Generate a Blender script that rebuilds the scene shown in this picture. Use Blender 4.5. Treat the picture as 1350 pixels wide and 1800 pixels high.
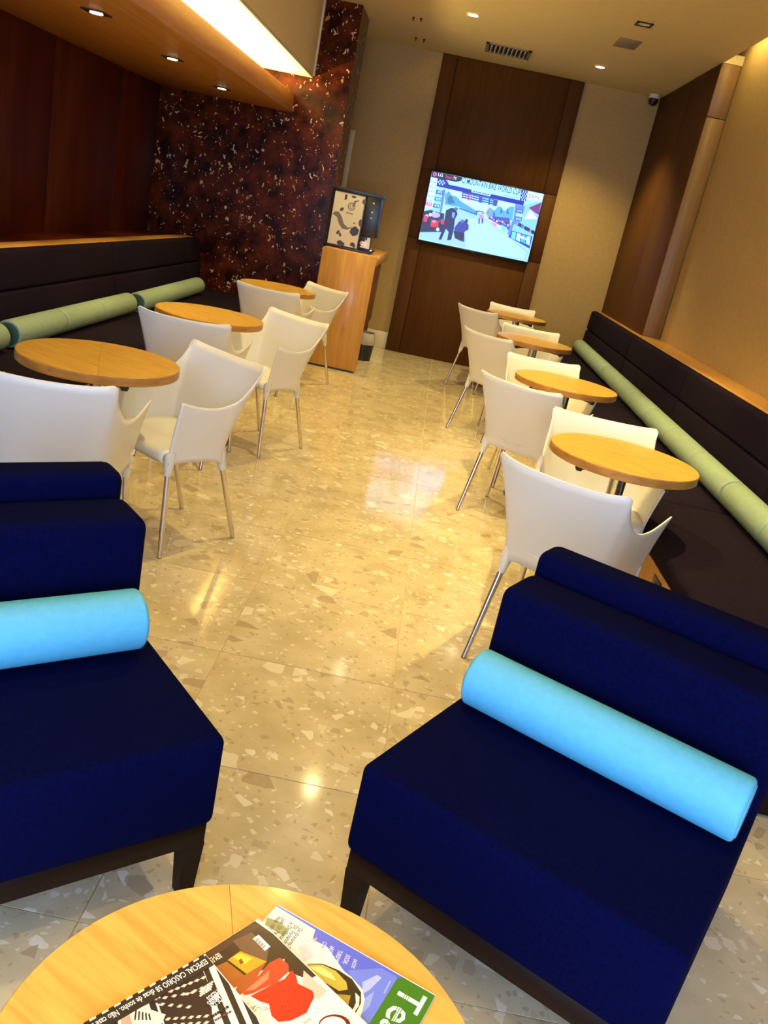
import bpy, bmesh, math, random
from mathutils import Vector, Matrix
random.seed(7)
S = bpy.context.scene
for o in list(bpy.data.objects): bpy.data.objects.remove(o)
COL = S.collection
PI = math.pi

# ------------------------------------------------------------------ camera
# vanishing points measured in the photograph (1350 x 1800)
PX, PY = 675.0, 900.0
VD, VV = (788.0, 390.0), (-220.0, 5180.0)
_a = Vector((VD[0]-PX, VD[1]-PY)); _b = Vector((VV[0]-PX, VV[1]-PY))
F = math.sqrt(-(_a.dot(_b)))
cY = Vector((_a.x, _a.y, F)).normalized()
cZ = -Vector((_b.x, _b.y, F)).normalized()
cX = (-cZ).cross(cY)
H = 1.5                                     # eye height
def ray(p):
    d = Vector((p[0]-PX, p[1]-PY, F)); return Vector((cX.dot(d), cY.dot(d), cZ.dot(d)))
def onz(p, z):
    d = ray(p); t = (z-H)/d.z; return Vector((t*d.x, t*d.y, z))
def ony(p, y):
    d = ray(p); t = y/d.y; return Vector((t*d.x, y, H+t*d.z))
cam = bpy.data.cameras.new('camera'); co = bpy.data.objects.new('camera', cam); COL.objects.link(co)
# camera axes in world space: image right, image down, view
right = Vector((cX.x, cY.x, cZ.x)); down = Vector((cX.y, cY.y, cZ.y)); view = Vector((cX.z, cY.z, cZ.z))
R = Matrix((right, -down, -view)).transposed()
co.matrix_world = Matrix.Translation((0, 0, H)) @ R.to_4x4()
cam.sensor_fit = 'VERTICAL'; cam.sensor_height = 36.0; cam.lens = F/1800*36
cam.clip_start = .02
S.camera = co

# ------------------------------------------------------------------ exposure, world, big lights
S.view_settings.view_transform = 'Standard'; S.view_settings.look = 'None'
S.view_settings.gamma = 1; S.view_settings.use_curve_mapping = False
S.view_settings.exposure = 0.45
W = bpy.data.worlds.new('world'); S.world = W; W.use_nodes = True
W.node_tree.nodes['Background'].inputs[0].default_value = (.42, .60, 1, 1)
W.node_tree.nodes['Background'].inputs[1].default_value = .08
WARM = (1, .77, .30); COOL = (.50, .66, 1)
def area(name, loc, direction, sx, sy, power, color):
    l = bpy.data.lights.new(name, 'AREA'); l.shape = 'RECTANGLE'; l.size = sx; l.size_y = sy
    l.energy = power; l.color = color
    o = bpy.data.objects.new(name, l); COL.objects.link(o); o.location = loc
    z = -Vector(direction).normalized(); y = Vector((0, 1, 0)) if abs(z.y) < .9 else Vector((0, 0, 1))
    x = y.cross(z).normalized(); y = z.cross(x)
    o.rotation_euler = Matrix((x, y, z)).transposed().to_euler()
    return o
area('daylight', (-.3, -1.75, 1.45), (0, 1, -.12), 4.2, 2.2, 200, COOL)          # glazed front behind the camera
area('cove_light_soffit', (-1.80, 3.5, 2.25), (.25, 0, 1), .06, 9.8, 150, (1, .77, .28))
area('cove_light_wall', (1.935, 3.1, 3.27), (.15, 0, -1), .05, 9.2, 36, (1, .78, .26))

# ------------------------------------------------------------------ helpers
def lin(c):
    return tuple(((v/255)/12.92 if v/255 <= .04045 else ((v/255+.055)/1.055)**2.4) for v in c)
def obj(name, me, m=None, parent=None, kind=None, loc=None):
    if isinstance(me, bmesh.types.BMesh):
        b = me; me = bpy.data.meshes.new(name); b.to_mesh(me); b.free()
    o = bpy.data.objects.new(name, me); COL.objects.link(o)
    if m is not None and not me.materials: me.materials.append(m)
    if parent is not None: o.parent = parent
    if kind: o['kind'] = kind
    if loc is not None: o.location = loc
    return o
def empty(name, label, cat, loc=(0, 0, 0), rz=0, group=None):
    o = bpy.data.objects.new(name, None); COL.objects.link(o); o.empty_display_size = .1
    o.location = loc; o.rotation_euler = (0, 0, rz); tag(o, label, cat, group); return o
def tag(o, label, cat, group=None):
    o['label'] = label; o['category'] = cat
    if group: o['group'] = group
    return o
def smooth(bm, ang=40):
    for f in bm.faces: f.smooth = True
    for e in bm.edges:
        if len(e.link_faces) == 2 and e.calc_face_angle(0) > math.radians(ang): e.smooth = False
    return bm
def box(x0, x1, y0, y1, z0, z1, bev=0, seg=2, bm=None):
    n = bmesh.new()
    bmesh.ops.create_cube(n, size=1)
    for v in n.verts: v.co = Vector(((x0+x1)/2+v.co.x*(x1-x0), (y0+y1)/2+v.co.y*(y1-y0), (z0+z1)/2+v.co.z*(z1-z0)))
    if bev:
        bmesh.ops.bevel(n, geom=list(n.edges), offset=bev, segments=seg, profile=.5, affect='EDGES'); smooth(n, 50)
    if bm is None: return n
    merge(bm, n); return bm
def merge(bm, n, M=None):
    me = bpy.data.meshes.new('t'); n.to_mesh(me); n.free()
    if M is not None: me.transform(M)
    bm.from_mesh(me); bpy.data.meshes.remove(me); return bm
def lathe(prof, seg=32, bm=None):
    """prof: list of (r, z), closed with caps where r == 0"""
    n = bmesh.new(); rings = []
    for r, z in prof:
        if r < 1e-6: rings.append([n.verts.new((0, 0, z))])
        else: rings.append([n.verts.new((r*math.cos(2*PI*k/seg), r*math.sin(2*PI*k/seg), z)) for k in range(seg)])
    for a, b in zip(rings, rings[1:]):
        for k in range(seg):
            q = [a[k % len(a)], a[(k+1) % len(a)], b[(k+1) % len(b)], b[k % len(b)]]
            u = []
            for v in q:
                if v not in u: u.append(v)
            if len(u) > 2: n.faces.new(u)
    bmesh.ops.recalc_face_normals(n, faces=list(n.faces)); smooth(n, 40)
    if bm is None: return n
    merge(bm, n); return bm
def tube(p0, p1, r0, r1=None, seg=12, bm=None):
    r1 = r0 if r1 is None else r1
    p0 = Vector(p0); p1 = Vector(p1); L = (p1-p0).length
    n = lathe([(0, 0), (r0, 0), (r1, L), (0, L)], seg)
    M = Matrix.Translation(p0) @ (p1-p0).to_track_quat('Z', 'Y').to_matrix().to_4x4()
    if bm is None: bm = bmesh.new()
    return merge(bm, n, M)
def prism(pts, z0, z1, bm=None):
    n = bmesh.new()
    a = [n.verts.new((x, y, z0)) for x, y in pts]; b = [n.verts.new((x, y, z1)) for x, y in pts]
    n.faces.new(b); n.faces.new(a[::-1])
    for k in range(len(pts)): n.faces.new((a[k], a[(k+1) % len(a)], b[(k+1) % len(a)], b[k]))
    bmesh.ops.recalc_face_normals(n, faces=list(n.faces))
    if bm is None: return n
    merge(bm, n); return bm
def sweep(pts, sections):
    """loft closed sections (lists of Vectors of one length)"""
    n = bmesh.new(); rs = [[n.verts.new(v) for v in s] for s in sections]
    m = len(rs[0])
    for a, b in zip(rs, rs[1:]):
        for k in range(m): n.faces.new((a[k], a[(k+1) % m], b[(k+1) % m], b[k]))
    n.faces.new(rs[0][::-1]); n.faces.new(rs[-1])
    bmesh.ops.recalc_face_normals(n, faces=list(n.faces)); return n

# ------------------------------------------------------------------ materials
def mat(name, color, rough=.5, metal=0, var=0, vscale=8, bump=0, bscale=60, spec=.5, stretch=None, sheen=0, emit=None, estr=0, coat=0):
    m = bpy.data.materials.new(name); m.use_nodes = True; nt = m.node_tree; N = nt.nodes; L = nt.links
    b = N['Principled BSDF']
    b.inputs['Base Color'].default_value = (*color, 1); b.inputs['Roughness'].default_value = rough
    b.inputs['Metallic'].default_value = metal; b.inputs['Specular IOR Level'].default_value = spec
    if sheen: b.inputs['Sheen Weight'].default_value = sheen
    if coat: b.inputs['Coat Weight'].default_value = coat; b.inputs['Coat Roughness'].default_value = .08
    if emit: b.inputs['Emission Color'].default_value = (*emit, 1); b.inputs['Emission Strength'].default_value = estr
    tc = N.new('ShaderNodeTexCoord')
    mp = N.new('ShaderNodeMapping'); L.new(tc.outputs['Object'], mp.inputs[0])
    if stretch: mp.inputs['Scale'].default_value = stretch
    if var:
        n = N.new('ShaderNodeTexNoise'); n.inputs['Scale'].default_value = vscale; n.inputs['Detail'].default_value = 5
        L.new(mp.outputs[0], n.inputs[0])
        r = N.new('ShaderNodeMapRange'); r.inputs[1].default_value = .3; r.inputs[2].default_value = .7
        r.inputs[3].default_value = 1-var; r.inputs[4].default_value = 1+var; L.new(n.outputs[0], r.inputs[0])
        x = N.new('ShaderNodeVectorMath'); x.operation = 'SCALE'; x.inputs[0].default_value = color
        L.new(r.outputs[0], x.inputs['Scale']); L.new(x.outputs[0], b.inputs['Base Color'])
    if bump:
        n2 = N.new('ShaderNodeTexNoise'); n2.inputs['Scale'].default_value = bscale; n2.inputs['Detail'].default_value = 3
        L.new(mp.outputs[0], n2.inputs[0])
        bp = N.new('ShaderNodeBump'); bp.inputs['Strength'].default_value = bump; bp.inputs['Distance'].default_value = .004
        L.new(n2.outputs[0], bp.inputs['Height']); L.new(bp.outputs[0], b.inputs['Normal'])
    return m
def veneer(name, c0, c1, rough=.35, uv=False, scale=1, grain=(3, 40, 40), coat=0, spec=.4):
    m = bpy.data.materials.new(name); m.use_nodes = True; nt = m.node_tree; N = nt.nodes; L = nt.links
    b = N['Principled BSDF']; b.inputs['Roughness'].default_value = rough; b.inputs['Specular IOR Level'].default_value = spec
    if coat: b.inputs['Coat Weight'].default_value = coat; b.inputs['Coat Roughness'].default_value = .1
    tc = N.new('ShaderNodeTexCoord'); mp = N.new('ShaderNodeMapping')
    L.new(tc.outputs['UV' if uv else 'Object'], mp.inputs[0]); mp.inputs['Scale'].default_value = [g*scale for g in grain]
    n = N.new('ShaderNodeTexNoise'); n.inputs['Scale'].default_value = 1; n.inputs['Detail'].default_value = 7; n.inputs['Distortion'].default_value = .6
    L.new(mp.outputs[0], n.inputs[0])
    r = N.new('ShaderNodeValToRGB'); r.color_ramp.elements[0].position = .32; r.color_ramp.elements[1].position = .68
    r.color_ramp.elements[0].color = (*c0, 1); r.color_ramp.elements[1].color = (*c1, 1)
    L.new(n.outputs[0], r.inputs[0]); L.new(r.outputs[0], b.inputs['Base Color'])
    return m
def printed(name, emit=0, rough=.3, coat=0):
    m = bpy.data.materials.new(name); m.use_nodes = True; nt = m.node_tree; b = nt.nodes['Principled BSDF']
    a = nt.nodes.new('ShaderNodeAttribute'); a.attribute_name = 'Col'
    b.inputs['Roughness'].default_value = rough
    if coat: b.inputs['Coat Weight'].default_value = coat; b.inputs['Coat Roughness'].default_value = .06
    if emit:
        b.inputs['Base Color'].default_value = (.01, .01, .01, 1)
        nt.links.new(a.outputs[0], b.inputs['Emission Color']); b.inputs['Emission Strength'].default_value = emit
    else: nt.links.new(a.outputs[0], b.inputs['Base Color'])
    return m
def terrazzo():
    m = bpy.data.materials.new('terrazzo'); m.use_nodes = True; nt = m.node_tree; N = nt.nodes; L = nt.links
    b = N['Principled BSDF']; b.inputs['Roughness'].default_value = .10; b.inputs['Specular IOR Level'].default_value = .75
    g = N.new('ShaderNodeNewGeometry'); oi = N.new('ShaderNodeObjectInfo')
    sc = N.new('ShaderNodeVectorMath'); sc.operation = 'SCALE'; sc.inputs[0].default_value = (37, 53, 11)
    L.new(oi.outputs['Random'], sc.inputs['Scale'])
    ad = N.new('ShaderNodeVectorMath'); L.new(g.outputs['Position'], ad.inputs[0]); L.new(sc.outputs[0], ad.inputs[1])
    wn = N.new('ShaderNodeTexNoise'); wn.inputs['Scale'].default_value = 14; L.new(ad.outputs[0], wn.inputs[0])
    wv = N.new('ShaderNodeVectorMath'); wv.operation = 'MULTIPLY_ADD'; wv.inputs[1].default_value = (.03, .03, 0)
    L.new(wn.outputs['Color'], wv.inputs[0]); L.new(ad.outputs[0], wv.inputs[2])
    base = N.new('ShaderNodeTexNoise'); base.inputs['Scale'].default_value = 7; base.inputs['Detail'].default_value = 8
    L.new(ad.outputs[0], base.inputs[0])
    rp = N.new('ShaderNodeValToRGB'); rp.color_ramp.elements[0].position = .35; rp.color_ramp.elements[1].position = .65
    rp.color_ramp.elements[0].color = (.55, .46, .29, 1); rp.color_ramp.elements[1].color = (.68, .58, .39, 1)
    L.new(base.outputs[0], rp.inputs[0]); cur = rp.outputs[0]
    for scale, thr, edge, cols in ((60, .70, .10, ((.48, .37, .22), (.80, .73, .57), (.60, .48, .30))),
                                   (26, .76, .10, ((.78, .70, .55), (.49, .38, .24), (.86, .80, .68))),
                                   (11, .87, .12, ((.44, .33, .21), (.82, .76, .62), (.54, .44, .29)))):
        v1 = N.new('ShaderNodeTexVoronoi'); v1.inputs['Scale'].default_value = scale; v1.voronoi_dimensions = '2D'
        v2 = N.new('ShaderNodeTexVoronoi'); v2.feature = 'DISTANCE_TO_EDGE'; v2.inputs['Scale'].default_value = scale; v2.voronoi_dimensions = '2D'
        L.new(wv.outputs[0], v1.inputs['Vector']); L.new(wv.outputs[0], v2.inputs['Vector'])
        sp = N.new('ShaderNodeSeparateColor'); L.new(v1.outputs['Color'], sp.inputs[0])
        a = N.new('ShaderNodeMath'); a.operation = 'GREATER_THAN'; a.inputs[1].default_value = thr; L.new(sp.outputs[0], a.inputs[0])
        # chips shrink by a random amount
        e = N.new('ShaderNodeMath'); e.operation = 'MULTIPLY_ADD'; e.inputs[1].default_value = .28; e.inputs[2].default_value = edge; L.new(sp.outputs[1], e.inputs[0])
        c = N.new('ShaderNodeMath'); c.operation = 'GREATER_THAN'; L.new(v2.outputs['Distance'], c.inputs[0]); L.new(e.outputs[0], c.inputs[1])
        f = N.new('ShaderNodeMath'); f.operation = 'MULTIPLY'; L.new(a.outputs[0], f.inputs[0]); L.new(c.outputs[0], f.inputs[1])
        r = N.new('ShaderNodeValToRGB'); r.color_ramp.interpolation = 'CONSTANT'
        r.color_ramp.elements[0].color = (*cols[0], 1); r.color_ramp.elements[1].position = .36; r.color_ramp.elements[1].color = (*cols[1], 1)
        q = r.color_ramp.elements.new(.72); q.color = (*cols[2], 1); L.new(sp.outputs[2], r.inputs[0])
        f2 = N.new('ShaderNodeMath'); f2.operation = 'MULTIPLY'; f2.inputs[1].default_value = .8; L.new(f.outputs[0], f2.inputs[0])
        mx = N.new('ShaderNodeMix'); mx.data_type = 'RGBA'; L.new(f2.outputs[0], mx.inputs[0]); L.new(cur, mx.inputs[6]); L.new(r.outputs[0], mx.inputs[7])
        cur = mx.outputs[2]
    L.new(cur, b.inputs['Base Color'])
    return m
def shell_marble():
    m = bpy.data.materials.new('shell_marble'); m.use_nodes = True; nt = m.node_tree; N = nt.nodes; L = nt.links
    b = N['Principled BSDF']; b.inputs['Roughness'].default_value = .22; b.inputs['Specular IOR Level'].default_value = .10
    tc = N.new('ShaderNodeNewGeometry')
    no = N.new('ShaderNodeTexNoise'); no.inputs['Scale'].default_value = 9; no.inputs['Detail'].default_value = 6; L.new(tc.outputs['Position'], no.inputs[0])
    rp = N.new('ShaderNodeValToRGB'); rp.color_ramp.elements[0].position = .35; rp.color_ramp.elements[1].position = .72
    rp.color_ramp.elements[0].color = (.018, .003, .001, 1); rp.color_ramp.elements[1].color = (.13, .022, .004, 1)
    L.new(no.outputs[0], rp.inputs[0]); cur = rp.outputs[0]
    wn = N.new('ShaderNodeTexNoise'); wn.inputs['Scale'].default_value = 22; L.new(tc.outputs['Position'], wn.inputs[0])
    wv = N.new('ShaderNodeVectorMath'); wv.operation = 'MULTIPLY_ADD'; wv.inputs[1].default_value = (.11, .11, .11)
    L.new(wn.outputs['Color'], wv.inputs[0]); L.new(tc.outputs['Position'], wv.inputs[2])
    for scale, thr, size, col in ((16, .50, .16, (.62, .42, .24)), (27, .45, .17, (.75, .60, .38)), (11, .5, .14, (.46, .22, .07)), (42, .6, .18, (.70, .50, .30))):
        mp = N.new('ShaderNodeMapping'); mp.inputs['Rotation'].default_value = (0, scale*.3, scale); mp.inputs['Scale'].default_value = (1, 1, .42)
        L.new(wv.outputs[0], mp.inputs[0])
        v = N.new('ShaderNodeTexVoronoi'); v.inputs['Scale'].default_value = scale; L.new(mp.outputs[0], v.inputs['Vector'])
        sp = N.new('ShaderNodeSeparateColor'); L.new(v.outputs['Color'], sp.inputs[0])
        a = N.new('ShaderNodeMath'); a.operation = 'GREATER_THAN'; a.inputs[1].default_value = thr; L.new(sp.outputs[0], a.inputs[0])
        s = N.new('ShaderNodeMath'); s.operation = 'MULTIPLY'; s.inputs[1].default_value = size*1.5; L.new(sp.outputs[1], s.inputs[0])
        c = N.new('ShaderNodeMath'); c.operation = 'LESS_THAN'; L.new(v.outputs['Distance'], c.inputs[0]); L.new(s.outputs[0], c.inputs[1])
        f = N.new('ShaderNodeMath'); f.operation = 'MULTIPLY'; L.new(a.outputs[0], f.inputs[0]); L.new(c.outputs[0], f.inputs[1])
        mx = N.new('ShaderNodeMix'); mx.data_type = 'RGBA'; L.new(f.outputs[0], mx.inputs[0]); L.new(cur, mx.inputs[6]); mx.inputs[7].default_value = (*col, 1)
        cur = mx.outputs[2]
    L.new(cur, b.inputs['Base Color'])
    return m

M_FLOOR = terrazzo()
M_GROUT = mat('grout', (.55, .43, .22), .7, var=.1)
M_CEIL = mat('ceiling_paint', (.62, .49, .23), .8, var=.04, vscale=40, bump=.1, bscale=200)
M_WALL = mat('wall_paint', (.42, .28, .10), .75, var=.06, vscale=30, bump=.15, bscale=160)
M_BULKLIT = mat('bulkhead_paint_lit', (.74, .62, .36), .75, var=.05, vscale=30, bump=.1, bscale=160)  # beige lightened to carry the light falling on the bulkhead
M_COVE = mat('cove_paint', (.80, .74, .58), .7, var=.02)
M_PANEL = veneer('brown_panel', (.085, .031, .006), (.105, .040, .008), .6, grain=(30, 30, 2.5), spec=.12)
M_REDWOOD = veneer('red_wood', (.060, .009, .002), (.105, .017, .003), .42, grain=(30, 9, .9), spec=.15)
M_SOFFIT = veneer('soffit_wood', (.48, .20, .035), (.60, .28, .055), .45, grain=(22, 1.6, 22))
M_MARBLE = shell_marble()
M_OAK = veneer('oak_top', (.60, .33, .06), (.78, .47, .10), .30, uv=True, grain=(5, 60, 1), coat=.3)
M_OAKEDGE = veneer('oak_edge', (.34, .15, .035), (.48, .24, .06), .38, grain=(14, 14, 60))
M_OAKBOARD = veneer('oak_board', (.50, .235, .05), (.64, .33, .08), .35, grain=(26, 26, 2), coat=.2)
M_DARKWOOD = veneer('dark_wood', (.008, .003, .002), (.016, .006, .003), .5, grain=(4, 30, 30), spec=.12)
M_SHADEWOOD = veneer('cabinet_wood_shaded', (.15, .05, .018), (.20, .07, .025), .45, grain=(26, 26, 2))  # dark red-brown with the shadow below the counter top put into the colour
M_WHITE = mat('white_plastic', (.74, .72, .67), .38, var=.02, vscale=5)
M_ALU = mat('aluminium', (.70, .66, .60), .28, metal=1, var=.05, vscale=40)
M_STEEL = mat('steel_column', (.62, .60, .58), .22, metal=1, var=.03)
M_BASE = mat('dark_steel', (.045, .038, .034), .35, metal=.6, var=.1)
M_BLACK = mat('black_plastic', (.012, .012, .014), .35, var=.1)
M_NAVY = mat('navy_fabric', (.0009, .0017, .029), .9, var=.25, vscale=120, bump=.35, bscale=700, spec=.04)
M_PURPLE = mat('aubergine_fabric', (.0115, .0065, .0150), .9, var=.3, vscale=90, bump=.3, bscale=500, spec=.06)
M_SAGE = mat('sage_fabric', (.27, .37, .27), .55, var=.06, vscale=30, bump=.15, bscale=300)
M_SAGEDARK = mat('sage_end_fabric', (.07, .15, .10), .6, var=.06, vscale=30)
M_SKY = mat('sky_blue_fabric', (.10, .47, .74), .6, var=.05, vscale=60, bump=.25, bscale=500)
M_PRINT = printed('cover_print', 0, .25, .5)
M_MATTE = printed('sticker_print', 0, .4)
M_SCREEN = printed('screen_picture', 1.5)
M_PAPER = mat('paper_edges', (.75, .72, .66), .7, var=.1, vscale=200, stretch=(1, 1, 30))
M_LAMP = mat('lamp_glow', (.9, .8, .6), .5, emit=(1, .86, .58), estr=25)
M_LAMPDIM = mat('small_lamp_glow', (.8, .7, .6), .5, emit=(1, .85, .62), estr=5)
M_TRIMW = mat('white_trim', (.70, .62, .46), .5, var=.03)
M_GREY = mat('grille_grey', (.22, .16, .09), .6, var=.05)
M_CREAM = mat('cream_panel', (.72, .64, .46), .4, var=.02)
M_BAG = mat('clear_bag', (.5, .45, .38), .25, var=.1, vscale=20, bump=.5, bscale=40)

# ------------------------------------------------------------------ flat print builder
class Print:
    def __init__(s, fn): s.v = []; s.f = []; s.c = []; s.fn = fn; s.k = 0
    clip = False
    def poly(s, pts, col, dense=False):
        if s.clip:
            for ax, lim, sg in ((0, 0, 1), (0, 1, -1), (1, 0, 1), (1, 1, -1)):
                out = []
                for a, b in zip(pts, list(pts[1:])+[pts[0]]):
                    da, db = (a[ax]-lim)*sg, (b[ax]-lim)*sg
                    if da >= 0: out.append(a)
                    if (da < 0) != (db < 0):
                        t = da/(da-db); out.append((a[0]+(b[0]-a[0])*t, a[1]+(b[1]-a[1])*t))
                pts = out
                if len(pts) < 3: return
        s.k += 1; i = len(s.v)
        s.v += [s.fn(p[0], p[1], s.k) for p in pts]; s.f.append(list(range(i, i+len(pts)))); s.c.append(lin(col))
    def ell(s, cx, cy, rx, ry, col, n=20, rot=0):
        s.poly([(cx+rx*math.cos(t)*math.cos(rot)-ry*math.sin(t)*math.sin(rot), cy+rx*math.cos(t)*math.sin(rot)+ry*math.sin(t)*math.cos(rot)) for t in [2*PI*k/n for k in range(n)]], col)
    def text(s, body, p0, p1, hgt, col, flip=1, shear=0):
        """text whose baseline runs from p0 to p1 in the print's own coordinates; flip -1 where its y axis points down"""
        cu = bpy.data.curves.new('t', 'FONT'); cu.body = body; cu.resolution_u = 2; cu.offset = .012
        to = bpy.data.objects.new('t', cu); COL.objects.link(to)
        me = bpy.data.meshes.new_from_object(to.evaluated_get(bpy.context.evaluated_depsgraph_get()))
        bpy.data.objects.remove(to); bpy.data.curves.remove(cu)
        if not me.vertices: return
        w = max(v.co.x for v in me.vertices); h = max(v.co.y for v in me.vertices)
        r = Vector((p1[0]-p0[0], p1[1]-p0[1])); L = r.length; r.normalize(); u = Vector((-r.y, r.x))*flip
        s.k += 1; i = len(s.v)
        for v in me.vertices:
            a = v.co.x/w*L; b = v.co.y/h*hgt
            s.v.append(s.fn(p0[0]+r.x*a+u.x*b, p0[1]+r.y*a+u.y*b, s.k))
        for p in me.polygons: s.f.append([i+q for q in p.vertices]); s.c.append(lin(col))
        bpy.data.meshes.remove(me)
    def bars(s, p0, p1, h, col, n=4):
        rr = random.Random(n); t = 0
        while t < .97:
            w = min(rr.uniform(.5, 1.4)/n, 1-t); a = t; b = t+w*.8; t += w
            d = (p1[0]-p0[0], p1[1]-p0[1])
            s.poly([(p0[0]+d[0]*a, p0[1]+d[1]*a), (p0[0]+d[0]*b, p0[1]+d[1]*b), (p0[0]+d[0]*b, p0[1]+d[1]*b+h), (p0[0]+d[0]*a, p0[1]+d[1]*a+h)], col)
    def build(s, name, m, parent=None):
        me = bpy.data.meshes.new(name); me.from_pydata([tuple(v) for v in s.v], [], s.f); me.update()
        at = me.color_attributes.new('Col', 'FLOAT_COLOR', 'CORNER')
        for p in me.polygons:
            for li in p.loop_indices: at.data[li].color = (*s.c[p.index], 1)
        return obj(name, me, m, parent)

# ================================================================== THE ROOM
YF, YB, XL, XR, ZC = -1.6, 10.0, -2.82, 2.05, 3.11
# floor: grout bed with polished terrazzo slabs on a 0.597 m grid
fl = obj('floor', box(XL-.1, XR+.1, YF, YB, -.08, -.0025), M_GROUT, kind='structure')
T = .597; gap = .0016
tm = bpy.data.meshes.new('slab'); n = box(-T/2+gap, T/2-gap, -T/2+gap, T/2-gap, -.02, 0); n.to_mesh(tm); n.free(); tm.materials.append(M_FLOOR)
cut = {}
for i in range(-6, 5):
    for j in range(-7, 15):
        x0 = .142+i*T; y0 = 1.975+j*T
        a0, a1, b0, b1 = max(x0, XL), min(x0+T, XR), max(y0, YF), min(y0+T, YB)
        if a1-a0 < .03 or b1-b0 < .03: continue
        if a1-a0 > T-.001 and b1-b0 > T-.001: obj('terrazzo_slab', tm, None, fl, loc=((a0+a1)/2, (b0+b1)/2, 0))
        else:
            k = (round(a1-a0, 3), round(b1-b0, 3))
            if k not in cut:
                me = bpy.data.meshes.new('slab_cut'); n = box(-k[0]/2+gap, k[0]/2-gap, -k[1]/2+gap, k[1]/2-gap, -.02, 0); n.to_mesh(me); n.free()
                me.materials.append(M_FLOOR); cut[k] = me
            obj('terrazzo_slab', cut[k], None, fl, loc=((a0+a1)/2, (b0+b1)/2, 0))
# ceiling with its slot for the cove along the right wall
ce = obj('ceiling', box(-2.9, 1.9, YF, YB, ZC, ZC+.07), M_CEIL, kind='structure')
obj('cove_lid', box(1.55, 2.15, YF, 7.86, 3.40, 3.44), M_COVE, ce)
obj('cove_back', box(1.53, 1.56, YF, 7.86, ZC+.07, 3.40), M_COVE, ce)
obj('ceiling_corner', box(1.9, 2.15, 7.86, YB, ZC, ZC+.07), M_CEIL, ce)
# back wall
wb = obj('wall_back', box(-2.9, 2.15, YB, YB+.1, 0, 3.5), M_WALL, kind='structure')
obj('baseboard_back', box(-1.15, -.415, YB-.018, YB, 0, .19, .004), M_TRIMW, kind='structure')
obj('baseboard_corner', box(1.095, 1.12, YB-.018, YB, 0, .19, .004), M_TRIMW, wb)
# brown boarding behind the television: 3 x 3 boards with open joints
xs = [-.41, -.25, .935, 1.09]; zs = [.0, 1.27, 1.985, 3.105]
pw = obj('wall_panelling', box(-.405, 1.085, YB-.03, YB-.001, 0, ZC-.002), M_DARKWOOD, kind='structure')
for i in range(3):
    for j in range(3):
        obj('board', box(xs[i]+.003, xs[i+1]-.003, YB-.045, YB-.028, zs[j]+.003, zs[j+1]-.003, .002, 1), M_PANEL, pw)
# right wall, brown pier at its far end
obj('wall_right', box(XR, XR+.1, YF, YB, 0, 3.44), M_WALL, kind='structure')
pier = obj('wall_pier', box(1.905, XR, 7.87, YB, 0, ZC), M_BLACK, kind='structure')
for y0, y1 in ((7.872, 8.75), (8.75, YB)):
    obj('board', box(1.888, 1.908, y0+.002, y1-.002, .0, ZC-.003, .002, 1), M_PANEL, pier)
M_PIERLIT = veneer('pier_board_lit', (.20, .105, .035), (.25, .135, .045), .45, grain=(30, 30, 2.5))  # same brown wood as the side boards, cove light painted into a lighter tone
for z0, z1 in ((0, 2.705), (2.705, ZC)):
    obj('board', box(1.890, XR-.006, 7.855, 7.872, z0+.003, z1-.003, .002, 1), M_PIERLIT, pier)
# left wall in red-brown wood boards
wl = obj('wall_left', box(XL-.1, XL-.012, YF, 9.2, 0, 3.2), M_BLACK, kind='structure')
yy = [YF, .05, 1.30, 2.55, 3.80, 5.05, 6.30, 7.55, 8.5]
for a, b in zip(yy, yy[1:]): obj('board', box(XL-.014, XL, a+.003, b-.003, .0, 2.5, .002, 1), M_REDWOOD, wl)
# marble pier closing the left side
wm = obj('wall_marble', box(XL, -1.127, 8.515, 9.1, 0, ZC), M_BLACK, kind='structure')
zz = [0, .97, 1.83, 2.70, ZC]; xx = [XL, -2.14, -1.29, -1.117]
for a, b in zip(xx, xx[1:]):
    for c, d in zip(zz, zz[1:]): obj('marble_slab', box(a+.001, b-.001, 8.5, 8.517, c+.001, d-.001), M_MARBLE, wm)
for c, d in zip(zz, zz[1:]): obj('marble_slab', box(-1.13, -1.117, 8.518, 9.1, c+.001, d-.001), M_MARBLE, wm)
# bulkhead and timber soffit with cove on the left
bk = obj('wall_bulkhead', box(-1.49, -1.46, YF, 8.5, 2.475, ZC), M_BULKLIT, kind='structure')
obj('end_bead', box(-1.458, -1.44, 8.47, 8.499, 2.475, ZC), M_TRIMW, bk)
obj('cove_ceiling', box(XL, -1.46, YF, 8.499, 2.46, 2.478), M_COVE, bk)
sf = obj('ceiling_soffit', box(XL, -1.60, YF, 8.498, 2.144, 2.164, .002, 1), M_SOFFIT, kind='structure')
obj('soffit_fascia', box(-1.625, -1.598, YF, 8.497, 2.146, 2.30, .002, 1), M_SOFFIT, sf)
obj('soffit_tray', box(XL+.02, -1.63, YF, 8.49, 2.166, 2.18), M_COVE, sf)
# door frame seen at the left end of the back wall
dr = obj('door_1', box(-2.1, -1.25, YB-.03, YB-.005, 0, 2.13), M_TRIMW, kind='structure')
obj('door_frame', box(-1.25, -1.17, YB-.06, YB, 0, 2.21, .004), M_TRIMW, dr)
# glazed front behind the viewer
wn = obj('window_1', box(-2.8, 2.05, YF-.06, YF, 2.75, 3.11), M_BASE, kind='structure')
for x in (-2.8, -1.2, .4, 2.0): obj('mullion', box(x-.03, x+.03, YF-.06, YF, 0, 2.75), M_BASE, wn)

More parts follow.
